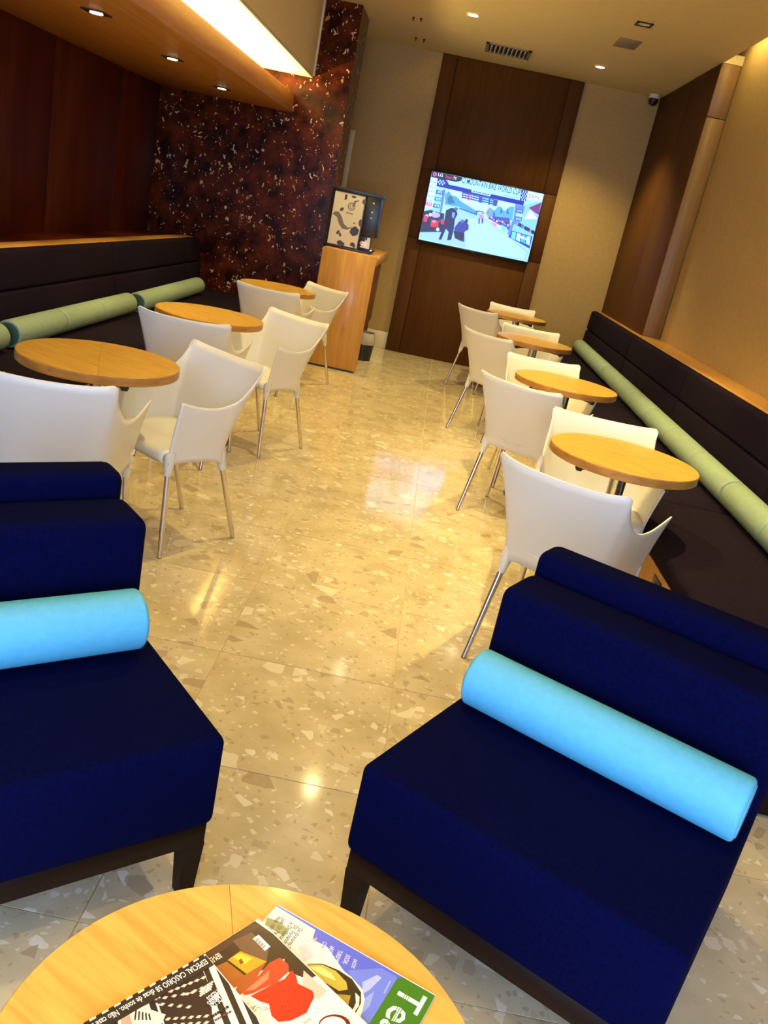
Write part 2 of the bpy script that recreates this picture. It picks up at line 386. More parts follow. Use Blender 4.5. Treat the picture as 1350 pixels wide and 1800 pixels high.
# ------------------------------------------------------------------ ceiling fittings
def downlight(x, y, z, r, power, label, glow=M_LAMP, square=False, spot=110):
    t = empty('downlight', label, 'downlight', (x, y, z), 0, 'recessed downlights')
    if square:
        n = box(-r, r, -r, r, -.006, 0); obj('trim_plate', n, M_BASE, t)
        obj('lamp', lathe([(0, -.010), (r*.55, -.010), (r*.55, -.006), (0, -.006)], 20), glow, t)
    else:
        obj('trim_ring', lathe([(r*.8, -.001), (r*.8, -.008), (r*.95, -.008), (r*1.12, -.001)], 28), M_TRIMW, t)
        obj('lamp', lathe([(0, -.006), (r*.8, -.006), (r*.8, -.001), (0, -.001)], 24), glow, t)
    if power:
        l = bpy.data.lights.new('downlight_beam', 'SPOT'); l.energy = power; l.color = WARM; l.spot_size = math.radians(spot); l.spot_blend = .7
        l.shadow_soft_size = .035
        o = bpy.data.objects.new('downlight_beam', l); COL.objects.link(o); o.parent = t; o.location = (0, 0, -.03)
    return t
downlight(-.15, 8.0, ZC, .055, 120, 'round lit downlight left of the air vent in the ceiling')
downlight(1.085, 9.02, ZC, .05, 120, 'small round lit downlight in the ceiling near the far right corner')
downlight(-.15, 6.0, ZC, .055, 120, 'round downlight over the middle of the aisle, mirrored in the floor')
downlight(-.15, 4.0, ZC, .055, 110, 'round downlight over the aisle between the nearest tables')
downlight(-.15, 2.0, ZC, .055, 60, 'round downlight over the aisle between the blue armchairs', spot=80)
downlight(-.15, 0.3, ZC, .055, 95, 'round downlight over the coffee table', spot=48)
downlight(1.0, 5.35, ZC, .055, 190, 'round downlight above the second round table on the right', spot=58)
downlight(1.0, 3.72, ZC, .055, 210, 'round downlight above the nearest round table on the right', spot=58)
downlight(-1.975, 4.85, 2.144, .06, 42, 'square dark downlight in the timber soffit, nearest of three', M_LAMPDIM, True, 80)
downlight(-1.99, 6.18, 2.144, .06, 42, 'square dark downlight in the timber soffit, middle of three', M_LAMPDIM, True, 80)
downlight(-2.0, 7.52, 2.144, .06, 32, 'square dark downlight in the timber soffit, farthest, by the marble', M_LAMPDIM, True, 80)
t = empty('downlight', 'small square unlit downlight with dark rim in the ceiling', 'downlight', (1.10, 7.19, ZC), 0, 'recessed downlights')
n = bmesh.new()
for a in range(4):
    m_ = Matrix.Rotation(a*PI/2, 4, 'Z'); q = box(-.06, .06, .045, .06, -.008, 0); merge(n, q, m_)
obj('trim_frame', n, M_BASE, t); obj('lamp', lathe([(0, -.004), (.04, -.004), (.04, 0), (0, 0)], 20), M_TRIMW, t)
t = empty('air_vent', 'square ceiling air vent with angled metal louvres', 'vent', (.22, 9.17, ZC))
n = bmesh.new()
for a in range(4): merge(n, box(-.215, .215, .185, .215, -.012, 0), Matrix.Rotation(a*PI/2, 4, 'Z'))
obj('frame', n, M_GREY, t); obj('backing', box(-.19, .19, -.19, .19, -.002, 0), M_BLACK, t)
lv = bpy.data.meshes.new('louvre'); n = box(-.002, .002, -.18, .18, -.010, .010)
bmesh.ops.rotate(n, verts=n.verts, cent=(0, 0, 0), matrix=Matrix.Rotation(math.radians(35), 3, 'Y')); n.to_mesh(lv); n.free(); lv.materials.append(M_TRIMW)
for k in range(9): obj('louvre', lv, None, t, loc=(-.16+k*.04, 0, -.014))
t = empty('speaker_grille', 'plain square brown-grey speaker grille flat in the ceiling', 'grille', (1.115, 7.89, ZC))
obj('frame', box(-.09, .09, -.16, .16, -.008, 0, .003, 1), M_GREY, t)
for k in range(5): obj('slot', box(-.075, .075, -.13+k*.06, -.11+k*.06, -.0095, -.008), M_GREY, t)
t = empty('security_camera', 'small black dome camera with white base in the far ceiling corner', 'camera', (1.80, 9.86, ZC))
obj('mount', lathe([(0, 0), (.055, 0), (.055, -.03), (.045, -.04), (0, -.04)], 24), M_TRIMW, t)
obj('dome', lathe([(.048, -.036), (.05, -.06), (.042, -.085), (.022, -.10), (0, -.104)], 24), M_BLACK, t)
for k, (x, y) in enumerate(((-.67, 8.57), (-.60, 8.55), (-.68, 9.46), (-.60, 9.47))):
    o = obj('ceiling_hook', lathe([(0, 0), (.012, 0), (.012, -.01), (.005, -.014), (.005, -.03), (0, -.03)], 10), M_BASE, loc=(x, y, ZC))
    tag(o, ['dark ceiling hook, left one of the pair nearer the viewer', 'dark ceiling hook, right one of the pair nearer the viewer',
            'dark ceiling hook, left one of the pair near the back wall', 'dark ceiling hook, right one of the pair near the back wall'][k], 'hook', 'small ceiling hooks')

# ================================================================== BENCHES
def cushion(x0, x1, y0, y1, z0, z1, b=.02): return box(x0, x1, y0, y1, z0, z1, b, 3)
def shear_x(bm, z0, k):
    for v in bm.verts: v.co.x += (z0-v.co.z)*k
    return bm
def bench(side, y0, y1, xtop, xseat, xwall, label, lens):
    t = empty('banquette_bench', label, 'bench', ((xseat+xwall)/2, (y0+y1)/2, 0))
    ox, oy = t.location.x, t.location.y; s = side
    def P(name, bm, m, parent=t):
        bm.transform(Matrix.Translation((-ox, -oy, 0))) if isinstance(bm, bmesh.types.BMesh) else None
        return obj(name, bm, m, parent)
    X = lambda a, b: (min(a, b), max(a, b))
    a, b = X(xseat+s*.015, xseat+s*.04); P('base_panel', box(a, b, y0, y1, 0.0, .36, .002, 1), M_OAKBOARD)
    a, b = X(xseat+s*.05, xtop); P('seat_box', box(a, b, y0+.02, y1-.01, .01, .355), M_DARKWOOD)
    y = y0
    while y < y1-.05:
        e = min(y+1.82, y1); 
        if y1-e < .4: e = y1
        a, b = X(xseat, xtop-s*.02); P('seat_cushion', cushion(a, b, y+.002, e-.002, .36, .45, .025), M_PURPLE)
        for z0, z1 in ((.43, .685), (.688, .895)):
            a, b = X(xtop, xtop+s*.10); P('back_cushion', shear_x(cushion(a, b, y+.002, e-.002, z0, z1, .022), .9, -s*(.17 if s < 0 else .05)), M_PURPLE)
        y = e
    a, b = X(xtop+s*.06, xwall); 
    P('ledge', box(a, b, y0, y1, .875, .90, .003, 1), M_OAKBOARD)
    a, b = X(xtop+s*.11, xwall-s*.005); P('back_frame', box(a, b, y0+.01, y1-.005, 0, .875), M_DARKWOOD)
    return t
bl = bench(-1, 2.6, 8.49, -2.30, -1.64, -2.47, 'long dark aubergine bench with wood ledge along the left wood wall', None)
obj('wall_filler', box(XL+.001, -2.472, 2.6, 8.49, 0, .87), M_REDWOOD, wl)
br = bench(1, 2.25, 9.97, 1.775, 1.11, 1.885, 'long dark bench with wood ledge along the right beige wall', None)
obj('ledge_return', box(1.886, XR-.001, 2.25, 7.85, .86, .899), M_OAKBOARD, br, loc=(-br.location.x, -br.location.y, 0))
so = obj('power_socket', box(-.004, .004, -.055, .055, -.035, .035, .003, 2), M_BLACK, br, loc=(1.121-br.location.x, 3.26-br.location.y, .30))
obj('socket_insert', box(-.007, 0, -.025, .025, -.02, .02, .002, 1), M_BASE, so)

# bolsters: a sewn roll in three segments
def bolster_bm(L, r, segs, dip=.006, endr=.012, seg=28):
    pr = [(0, 0), (r-endr, 0)]
    pr += [(r-endr+endr*math.sin(a), endr-endr*math.cos(a)) for a in (PI/8, PI/4, 3*PI/8, PI/2)]
    for k in range(1, segs):
        z = L*k/segs; pr += [(r, z-.03), (r-.001, z-.010), (r-dip, z-.002), (r-dip, z+.002), (r-.001, z+.010), (r, z+.03)]
    pr += [(r-endr+endr*math.cos(a), L-endr+endr*math.sin(a)) for a in (0, PI/8, PI/4, 3*PI/8)] + [(r-endr, L), (0, L)]
    n = lathe(pr, seg); smooth(n, 75)
    return n
def bolster(name, p0, p1, r, m, label, group, segs=3, mend=None):
    p0 = Vector(p0); p1 = Vector(p1); d = p1-p0; L = d.length
    t = empty(name, label, 'bolster', tuple(p0-Vector((0, 0, r))), 0, group)
    q = d.to_track_quat('Z', 'Y')
    o = obj('roll', bolster_bm(L, r, segs), m, t, loc=(0, 0, r)); o.rotation_mode = 'QUATERNION'; o.rotation_quaternion = q
    for z, sgn in ((-.0012, 1), (L+.0012, -1)):                    # piped round end panels
        n = lathe([(0, z-.001*sgn), (r-.014, z-.001*sgn), (r-.010, z+.003*sgn), (0, z+.003*sgn)], 28)
        e = obj('end_panel', n, mend or m, t, loc=(0, 0, r)); e.rotation_mode = 'QUATERNION'; e.rotation_quaternion = q
    for k in range(1, segs):
        n = lathe([(r-.006, L*k/segs-.002), (r-.0035, L*k/segs), (r-.006, L*k/segs+.002)], 28)
        e = obj('seam', n, mend or m, t, loc=(0, 0, r)); e.rotation_mode = 'QUATERNION'; e.rotation_quaternion = q
    return t
G = 'sage bolsters on the benches'
RB = .072; zb = .45+RB
bolster('bolster', (-2.11, 2.68, zb), (-2.12, 4.27, zb), RB, M_SAGE, 'sage green bolster on the left bench, cut off by the photo edge', G, 3, M_SAGEDARK)
bolster('bolster', (-2.11, 4.36, zb), (-2.12, 6.15, zb), RB, M_SAGE, 'sage green bolster in the middle of the left bench', G, 3, M_SAGEDARK)
bolster('bolster', (-2.09, 6.24, zb), (-2.12, 7.95, zb), RB, M_SAGE, 'sage green bolster on the left bench beside the marble wall', G, 3, M_SAGEDARK)
for y0, y1, x0, x1, lb in ((2.42, 4.16, 1.645, 1.66, 'sage green bolster nearest the viewer on the right bench'),
                           (4.18, 5.96, 1.66, 1.665, 'sage green bolster on the right bench, second from the viewer'),
                           (5.98, 7.76, 1.668, 1.676, 'sage green bolster on the right bench, third from the viewer'),
                           (7.78, 9.60, 1.674, 1.680, 'sage green bolster at the far end of the right bench')):
    bolster('bolster', (x0, y0, zb), (x1, y1, zb), RB, M_SAGE, lb, G, 3, M_SAGE)

# ================================================================== CAFE TABLES
def quadrant(r, k, n=14):
    """quarter disc with UVs so that the grain turns with the quadrant"""
    bm = bmesh.new(); g = .0006
    c = Vector((g, g)); pts = [(g, g)]+[(max(g, r*math.cos(PI/2*i/n)), max(g, r*math.sin(PI/2*i/n))) for i in range(n+1)]
    lo = [bm.verts.new((x, y, 0)) for x, y in pts]; hi = [bm.verts.new((x, y, .0012)) for x, y in pts]
    bm.faces.new(hi)
    for i in range(len(pts)): bm.faces.new((lo[i], lo[(i+1) % len(lo)], hi[(i+1) % len(lo)], hi[i]))
    uv = bm.loops.layers.uv.new('UVMap')
    for f in bm.faces:
        for l in f.loops:
            x, y = l.vert.co.x, l.vert.co.y
            l[uv].uv = ((x+y)*.7+k*3.1, (x-y)*.7+k*1.7) if k % 2 else ((x-y)*.7+k*3.1, (x+y)*.7+k*1.7)
    me = bpy.data.meshes.new('veneer_quadrant'); bm.to_mesh(me); bm.free(); me.materials.append(M_OAK); return me
def copytree(o, parent=None):
    c = o.copy(); COL.objects.link(c)
    if parent is not None: c.parent = parent
    for ch in o.children: copytree(ch, c)
    return c
def cafe_table():
    t = empty('cafe_table', '', 'table', (0, 0, 0), 0, 'round cafe tables'); r = .306; z = .75
    obj('tabletop', lathe([(0, z-.036), (r-.003, z-.036), (r, z-.033), (r, z-.003), (r-.002, z-.0012), (0, z-.0012)], 64), M_OAKEDGE, t)
    for k in range(4):
        o = obj('veneer_quadrant', quadrant(r-.002, k), None, t, loc=(0, 0, z-.0012)); o.rotation_euler.z = k*PI/2
    obj('column', tube((0, 0, .018), (0, 0, z-.05), .029, None, 24), M_STEEL, t)
    obj('column_channel', box(.024, .040, -.011, .011, .03, z-.06, .002, 1), M_BLACK, t)
    for k in range(4):
        o = obj('support_arm', box(.02, .262, -.014, .014, z-.058, z-.0365, .003, 1), M_BASE, t); o.rotation_euler.z = k*PI/2+.4
        p = obj('pad', lathe([(0, z-.063), (.013, z-.063), (.013, z-.05), (0, z-.05)], 12), M_BLACK, o, loc=(.25, 0, 0))
    obj('base', lathe([(0, 0), (.198, 0), (.201, .004), (.199, .012), (.15, .020), (.05, .026), (0, .026)], 48), M_BASE, t)
    return t
TB = [(-1.22, 3.28, 20, 'round wooden table nearest on the left, beside two white chairs'),
      (-1.225, 4.94, 12, 'round wooden table second on the left, in front of the sage bolster'),
      (-1.235, 7.08, 5, 'round wooden table farthest on the left, before the marble wall'),
      (.907, 3.49, 15, 'round wooden table nearest on the right, brightly lit yellow'),
      (.885, 5.16, 10, 'round wooden table second on the right, lit in its middle'),
      (.876, 7.05, 30, 'round wooden table third on the right with a violet screen reflection'),
      (.882, 9.03, 10, 'round wooden table farthest on the right, near the back wall')]
proto = cafe_table()
for i, (x, y, a, lb) in enumerate(TB):
    o = proto if i == 0 else copytree(proto)
    o.location = (x, y, 0); o.rotation_euler.z = math.radians(a); o['label'] = lb

# ================================================================== WHITE CHAIRS
def crom(keys, u):
    """Catmull-Rom through [(u, (values))]"""
    ks = keys; i = 0
    while i < len(ks)-2 and u > ks[i+1][0]: i += 1
    p1, p2 = ks[i], ks[i+1]; p0 = ks[max(i-1, 0)]; p3 = ks[min(i+2, len(ks)-1)]
    h = p2[0]-p1[0]; t = (u-p1[0])/h; out = []
    for k in range(len(p1[1])):
        m1 = (p2[1][k]-p0[1][k])/max(p2[0]-p0[0], 1e-6)*h; m2 = (p3[1][k]-p1[1][k])/max(p3[0]-p1[0], 1e-6)*h
        a, b = p1[1][k], p2[1][k]
        out.append((2*t**3-3*t*t+1)*a+(t**3-2*t*t+t)*m1+(-2*t**3+3*t*t)*b+(t**3-t*t)*m2)
    return out
# half outline from the front of the arm (u 0) to the middle of the back (u 1): x, y at the seat, dx, dy of the flare, top z, bottom z
KEYS = [(0.0, (.222, .405, .085, .010, .668, .398)), (.16, (.220, .320, .085, .000, .645, .402)), (.32, (.217, .240, .085, -.010, .634, .400)),
        (.46, (.211, .170, .080, -.030, .640, .392)), (.56, (.203, .128, .076, -.060, .664, .378)), (.63, (.192, .106, .068, -.092, .712, .366)),
        (.68, (.180, .093, .068, -.105, .768, .368)), (.705, (.172, .087, .073, -.103, .796, .374)), (.80, (.125, .073, .055, -.116, .789, .398)),
        (.90, (.065, .066, .030, -.124, .784, .398)), (1.0, (0, .064, 0, -.127, .782, .398))]
def shell_pt(u, w):
    s = -1 if u < 0 else 1
    x, y, dx, dy, zt, zb_ = crom(KEYS, 1-abs(u))           # u: -1 left front .. 0 back .. 1 right front
    z = zb_+(zt-zb_)*w; k = max(0, (z-.43)/.36); k = k**1.25
    return Vector((s*(x+dx*k), y+dy*k, z))
def chair_mesh():
    bm = bmesh.new(); NU, NW = 72, 12; g = []
    us = [-1+2*i/NU for i in range(NU+1)]
    for u in us: g.append([bm.verts.new(shell_pt(u, j/NW)) for j in range(NW+1)])
    for a, b in zip(g, g[1:]):
        for j in range(NW): bm.faces.new((a[j], b[j], b[j+1], a[j+1]))
    bmesh.ops.recalc_face_normals(bm, faces=list(bm.faces))
    for f in bm.faces: f.smooth = True
    me = bpy.data.meshes.new('shell'); bm.to_mesh(me); bm.free(); me.materials.append(M_WHITE); return me
def seat_mesh():
    bm = bmesh.new(); rows = []; NS = 14
    def row(hw, y, zf): return [bm.verts.new((hw*(-1+2*i/NS), y+ (0 if hw > .19 else 0), zf(-1+2*i/NS))) for i in range(NS+1)]
    rows.append(row(.214, .428, lambda s: .405)); rows.append(row(.216, .436, lambda s: .425)); rows.append(row(.217, .430, lambda s: .446-.004*(1-s*s)))
    rows.append(row(.219, .412, lambda s: .455-.008*(1-s*s)))
    for i in range(16):
        u = i/16*.985; x, y, *_ = crom(KEYS, u); d = .014*(1-(2*u-1)**2)
        rows.append(row(max(x-.001, .004), y-.002 if i else .395, lambda s, d=d: .458-(.008+d)*(1-s*s)))
    for a, b in zip(rows, rows[1:]):
        for i in range(NS): bm.faces.new((a[i], a[i+1], b[i+1], b[i]))
    bmesh.ops.recalc_face_normals(bm, faces=list(bm.faces))
    for f in bm.faces: f.smooth = True
    me = bpy.data.meshes.new('seat'); bm.to_mesh(me); bm.free(); me.materials.append(M_WHITE); return me
def white_chair():
    t = empty('cafe_chair', '', 'chair', (0, 0, 0), 0, 'white cafe chairs')
    o = obj('shell', chair_mesh(), None, t); md = o.modifiers.new('thick', 'SOLIDIFY'); md.thickness = .006; md.offset = 0
    o = obj('seat', seat_mesh(), None, t); md = o.modifiers.new('thick', 'SOLIDIFY'); md.thickness = .007; md.offset = -1
    for sx in (-1, 1):
        for (tx, ty, tz, fx, fy) in ((.205, .388, .45, .232, .400), (.172, .110, .43, .186, -.025)):
            top = Vector((sx*tx, ty, tz)); foot = Vector((sx*fx, fy, 0))
            l = obj('leg', tube(foot+Vector((0, 0, .004)), top, .0102, .0125, 14), M_ALU, t)
            obj('foot_cap', tube(foot, foot+Vector((0, 0, .008)), .0095, .0095, 12), M_GREY, l)
            d = (foot-top).normalized()
            obj('leg_socket', tube(top, top+d*.10, .027, .0145, 16), M_WHITE, t)
    return t
CH = [((.562, 2.814), -32.5, 'white plastic armchair at the nearest right table, its back to the blue armchair'),
      ((.905, 3.975), 175, 'bright white plastic armchair behind the nearest right table, facing the viewer'),
      ((.557, 4.556), -32, 'white plastic armchair with back to viewer at the second right table, beside the aisle'),
      ((.80, 5.665), 187, 'white plastic armchair behind the second right table, facing the viewer'),
      ((.472, 6.52), -44, 'white plastic armchair beside the aisle at the third right table'),
      ((.89, 7.55), 177, 'white plastic armchair behind the third right table with violet reflection'),
      ((.455, 8.42), -40, 'white plastic armchair beside the aisle at the farthest right table'),
      ((.868, 9.515), 176, 'white plastic armchair behind the farthest right table, by the back wall'),
      ((-1.185, 2.70), 6, 'white plastic armchair in the left foreground with its back to the viewer'),
      ((-.822, 3.655), 143.6, 'white plastic armchair on the aisle side of the nearest left table, turned to the viewer'),
      ((-1.222, 4.425), -1, 'white plastic armchair with its back to the viewer at the second left table'),
      ((-.785, 5.29), 147, 'white plastic armchair on the aisle side of the second left table'),
      ((-1.205, 6.516), -6, 'white plastic armchair with its back to the viewer at the farthest left table'),
      ((-.895, 7.43), 142, 'white plastic armchair on the aisle side of the farthest left table, before the coffee counter')]
proto = white_chair()
for i, ((x, y), a, lb) in enumerate(CH):
    o = proto if i == 0 else copytree(proto)
    o.location = (x, y, 0); o.rotation_euler.z = math.radians(a); o['label'] = lb

# ================================================================== BLUE ARMCHAIRS
def pillow_box(x0, x1, y0, y1, z0, z1, b, puff=0):
    n = box(x0, x1, y0, y1, z0, z1, b, 4)
    return n
def armchair(corner, ang, mirror, label):
    """corner: front corner of the seat on the aisle side; local x runs along the front edge away from the aisle, y to the back"""
    W_, D_ = .70, .80
    a = math.radians(ang); s = -1 if mirror else 1
    cx = corner[0]+math.cos(a)*s*W_/2-math.sin(a)*D_/2; cy = corner[1]+math.sin(a)*s*W_/2+math.cos(a)*D_/2
    t = empty('armchair', label, 'armchair', (cx, cy, 0), a, 'navy lounge armchairs')
    w, d = W_/2, D_/2
    obj('seat', pillow_box(-w, w, -d, -d+.56, .195, .42, .022), M_NAVY, t)
    obj('seat_rear', pillow_box(-w+.004, w-.004, -d+.555, d-.01, .195, .40, .015), M_NAVY, t)
    c = obj('back_cushion', pillow_box(-w, w, -d+.505, -d+.675, .40, .70, .03), M_NAVY, t)
    obj('backrest', pillow_box(-w, w, -d+.685, d, .38, .755, .03), M_NAVY, t)
    obj('base_frame', box(-w+.012, w-.012, -d+.012, d-.012, .14, .196, .003, 1), M_DARKWOOD, t)
    for sx in (-1, 1):
        for sy in (-1, 1):
            x = sx*(w-.036); y = sy*(d-.036); n = bmesh.new()
            sec = lambda z, h_: [Vector((x-h_, y-h_, z)), Vector((x+h_, y-h_, z)), Vector((x+h_, y+h_, z)), Vector((x-h_, y+h_, z))]
            obj('leg', sweep(None, [sec(0, .017), sec(.145, .024)]), M_DARKWOOD, t)
    return t
armchair((.055, 1.525), -30.7, False, 'navy fabric armchair in the right foreground with light blue bolster')
armchair((-.225, 1.515), 40, True, 'navy fabric armchair in the left foreground, cut off by the photo edge')
def sofa_bolster(p0, p1, label):
    bolster('bolster', p0, p1, .072, M_SKY, label, 'light blue bolsters on the armchairs', 1)
zs_ = .42+.072
sofa_bolster((.290, 1.868, zs_), (.852, 1.534, zs_), 'light blue bolster lying on the right navy armchair')
_d = Vector((-math.cos(math.radians(40)), -math.sin(math.radians(40)), 0)); _p = Vector((-.522, 1.800, zs_))
sofa_bolster(tuple(_p), tuple(_p+_d*.64), 'light blue bolster lying on the left navy armchair')

# ================================================================== COFFEE TABLE AND MAGAZINES
ZT = .45
t = empty('coffee_table', 'low round wooden coffee table with magazines in the foreground', 'table', (-.030, .784, 0)); r = .326
obj('tabletop', lathe([(0, ZT-.036), (r-.003, ZT-.036), (r, ZT-.033), (r, ZT-.003), (r-.002, ZT-.0012), (0, ZT-.0012)], 80), M_OAKEDGE, t)
for k in range(4):
    o = obj('veneer_quadrant', quadrant(r-.002, k, 22), None, t, loc=(0, 0, ZT-.0012)); o.rotation_euler.z = k*PI/2+math.radians(17)
obj('column', tube((0, 0, .02), (0, 0, ZT-.04), .03, None, 24), M_STEEL, t)
obj('base', lathe([(0, 0), (.21, 0), (.212, .006), (.205, .014), (.05, .026), (0, .026)], 48), M_BASE, t)

def magazine(corner, rdir, w, h, z, th, label, draw):
    """corner: bottom-left corner of the cover; rdir: reading direction on the table"""
    r = Vector((rdir[0], rdir[1])).normalized(); ang = math.atan2(r.y, r.x)
    t = empty('magazine', label, 'magazine', (corner[0], corner[1], z), ang, 'magazines on the coffee table')
    obj('pages', box(.001, w-.001, .001, h-.001, .0008, th-.0008), M_PAPER, t)
    obj('back_cover', box(0, w, 0, h, 0, .0007), M_PAPER, t)
    P = Print(lambda x, y, k: (x*w, y*h, th-.0007+k*.00001))
    P.clip = True
    u = Vector((-r.y, r.x)); c0 = Vector(corner)
    def px(p):
        q = onz(p, z+th); d = Vector((q.x, q.y))-c0; return (d.dot(r)/w, d.dot(u)/h)
    P.A = lambda *pts: [px((150+x/3.857, 1560+y/3.857)) for x, y in pts]       # read off the photograph
    P.B = lambda *pts: [px((430+x/3.857, 1560+y/3.857)) for x, y in pts]
    draw(P)
    P.build('front_cover', M_PRINT, t)
    obj('spine', box(-.0008, .0006, 0, h, .0002, th-.0004), M_PAPER, t)
def cover_team(P):
    B = P.B
    P.poly([(0, 0), (1, 0), (1, 1), (0, 1)], (92, 104, 226))
    P.poly(B((700, 560), (930, 545), (1040, 610), (850, 920), (700, 926), (760, 700)), (112, 130, 236)); P.poly(B((800, 640), (900, 590), (930, 610), (850, 690), (800, 720)), (176, 188, 246)); P.poly(B((800, 760), (880, 700), (850, 800), (790, 860)), (150, 166, 243))
    P.poly(B((1040, 605), (1285, 750), (1100, 1050), (840, 930)), (62, 122, 28))
    P.poly([(0, .80), (1, .80), (1, 1), (0, 1)], (62, 122, 28))
    P.text('Team', (.05, .83), (.70, .83), .14, (250, 252, 245))
    for k in range(3): P.poly([(.04, .862+k*.012), (.98, .862+k*.012), (.98, .866+k*.012), (.04, .866+k*.012)], (62, 122, 28))
    # pale shirt
    P.poly(B((215, 125), (480, 285), (460, 350), (560, 400), (670, 560), (740, 620), (520, 640), (330, 500), (100, 240)), (222, 224, 230))
    P.poly(B((150, 200), (240, 230), (300, 290), (270, 330), (140, 250)), (150, 150, 108)); P.poly(B((360, 400), (420, 380), (470, 470), (400, 500)), (200, 203, 212)); P.poly(B((290, 300), (350, 300), (370, 360), (310, 350)), (238, 240, 245))
    P.poly(B((460, 345), (495, 335), (480, 370)), (226, 172, 140))
    # gold vase
    P.poly(B((380, 540), (430, 512), (520, 510), (620, 545), (720, 600), (800, 690), (815, 760), (780, 900), (720, 880), (620, 790), (470, 640)), (236, 232, 222))
    P.poly(B((385, 545), (440, 515), (530, 515), (640, 560), (730, 620), (790, 710), (790, 780), (750, 860), (700, 840), (600, 760), (470, 640)), (48, 36, 20))
    P.poly(B((390, 545), (440, 520), (530, 522), (620, 565), (690, 640), (700, 690), (640, 700), (560, 650), (470, 610)), (196, 176, 66)); P.poly(B((430, 535), (520, 535), (590, 580), (620, 630), (540, 600)), (232, 222, 140))
    P.poly(B((620, 720), (720, 730), (700, 810), (650, 790)), (176, 150, 44)); P.poly(B((750, 710), (780, 740), (775, 800), (735, 860), (725, 845), (755, 780)), (232, 230, 222))
    for w_, p0, p1 in (('SAÚDE', (742, 480), (722, 540)), ('SOCIAL', (690, 450), (665, 512)), ('TURISMO', (638, 420), (604, 500)), ('ARQUIT', (582, 390), (556, 462)), ('COM', (532, 362), (520, 402))):
        a, b = B(p0, p1); P.text(w_, a, b, .026, (226, 229, 255))
    for w_, p0, p1 in (('Os diretores Dr', (372, 268), (270, 420)), ('Dr. Fernando P', (340, 250), (245, 398)), ('e, Dr. Gustavo L', (312, 232), (205, 380)), ('com.. Dr. Paulo F', (255, 205), (178, 350)), ('Hosp.. ram da', (228, 190), (150, 300))):
        a, b = B(p0, p1); P.text(w_, a, b, .026, (84, 86, 70))
    P.bars(*B((985, 630), (940, 715)), .008, (176, 184, 245), 4)
def cover_home(P):
    A = P.A
    P.poly([(0, 0), (1, 0), (1, 1), (0, 1)], (246, 240, 230))
    P.poly(A((1150, 225), (1640, 570), (1600, 640), (1560, 640), (1350, 560), (1350, 480), (1200, 560), (1000, 660), (760, 700), (500, 640)), (58, 32, 20))
    P.poly(A((1145, 240), (1190, 262), (900, 440), (720, 530), (680, 520)), (84, 52, 34)); P.poly(A((1000, 360), (1130, 300), (1240, 420), (1230, 500), (1060, 430)), (112, 78, 56))
    P.poly(A((1175, 318), (1255, 398), (1218, 428), (1135, 345)), (245, 245, 245))
    a, b, c = A((1165, 335), (1225, 395), (1205, 415)); d = (b[0]-a[0], b[1]-a[1]); e = (c[0]-b[0], c[1]-b[1])
    for k in range(12):
        t0 = k/12; t1 = t0+.03+.012*(k % 3); P.poly([(a[0]+d[0]*t0, a[1]+d[1]*t0), (a[0]+d[0]*t1, a[1]+d[1]*t1), (a[0]+d[0]*t1+e[0], a[1]+d[1]*t1+e[1]), (a[0]+d[0]*t0+e[0], a[1]+d[1]*t0+e[1])], (30, 30, 40))
    a, b = A((905, 440), (792, 508)); P.text('BEM-ESTAR', a, b, .035, (246, 240, 230))
    P.poly(A((830, 560), (960, 500), (1085, 590), (920, 665), (850, 600)), (168, 96, 22)); P.poly(A((965, 490), (1050, 430), (1230, 500), (1180, 540), (1090, 590)), (222, 160, 34))
    P.poly(A((1000, 470), (1050, 445), (1130, 480), (1080, 520)), (250, 206, 60)); P.poly(A((960, 500), (975, 495), (1095, 585), (1080, 595)), (60, 30, 12)); P.poly(A((1040, 490), (1060, 480), (1075, 510), (1050, 520)), (140, 76, 20))
    P.poly(A((920, 665), (1085, 590), (1230, 500), (1180, 580), (1120, 680), (1000, 760), (960, 740)), (172, 84, 32)); P.poly(A((930, 720), (1030, 670), (1000, 730), (960, 750)), (244, 238, 226))
    # bright page under the chair
    P.poly(A((1120, 740), (1480, 640), (1640, 560), (1900, 900), (1800, 1200), (900, 1200), (1000, 760)), (250, 244, 234)); P.poly(A((1480, 560), (1640, 700), (1580, 760), (1470, 690)), (208, 196, 180))
    for k in range(30):
        an = random.random()*6.3; rr = random.random(); x, y = 1140+110*math.cos(an)*rr, 800+60*math.sin(an)*rr; b_ = random.random()*3.1
        P.poly(A((x, y), (x+60*math.cos(b_), y+40*math.sin(b_)), (x+60*math.cos(b_)+4, y+40*math.sin(b_)+5)), (96, 70, 62))
    # red chaise longue
    P.poly(A((1120, 735), (1300, 640), (1350, 620), (1400, 560), (1430, 600), (1440, 650), (1540, 700), (1552, 740), (1500, 850), (1400, 900), (1310, 912), (1262, 870), (1245, 790), (1180, 770)), (226, 44, 16))
    P.poly(A((1065, 715), (1180, 590), (1250, 510), (1320, 476), (1375, 520), (1380, 570), (1300, 640), (1130, 720), (1080, 730)), (236, 66, 34)); P.poly(A((1085, 700), (1200, 600), (1250, 560), (1240, 620), (1150, 690)), (250, 130, 96))
    for x, y in ((1340, 690), (1420, 700), (1370, 770), (1440, 770), (1330, 800), (1400, 830)): P.poly(A((x, y), (x+12, y+4), (x+8, y+14), (x-4, y+10)), (178, 26, 8))
    a, b = A((1520, 880), (1480, 918)); P.text('Arqu', a, b, .018, (170, 160, 150))
    P.poly(A(*[(1690+108*math.cos(k*PI/12), 930+70*math.sin(k*PI/12)) for k in range(24)]), (110, 26, 18)); P.poly(A(*[(1680+92*math.cos(k*PI/12), 940+66*math.sin(k*PI/12)) for k in range(24)]), (248, 244, 240))
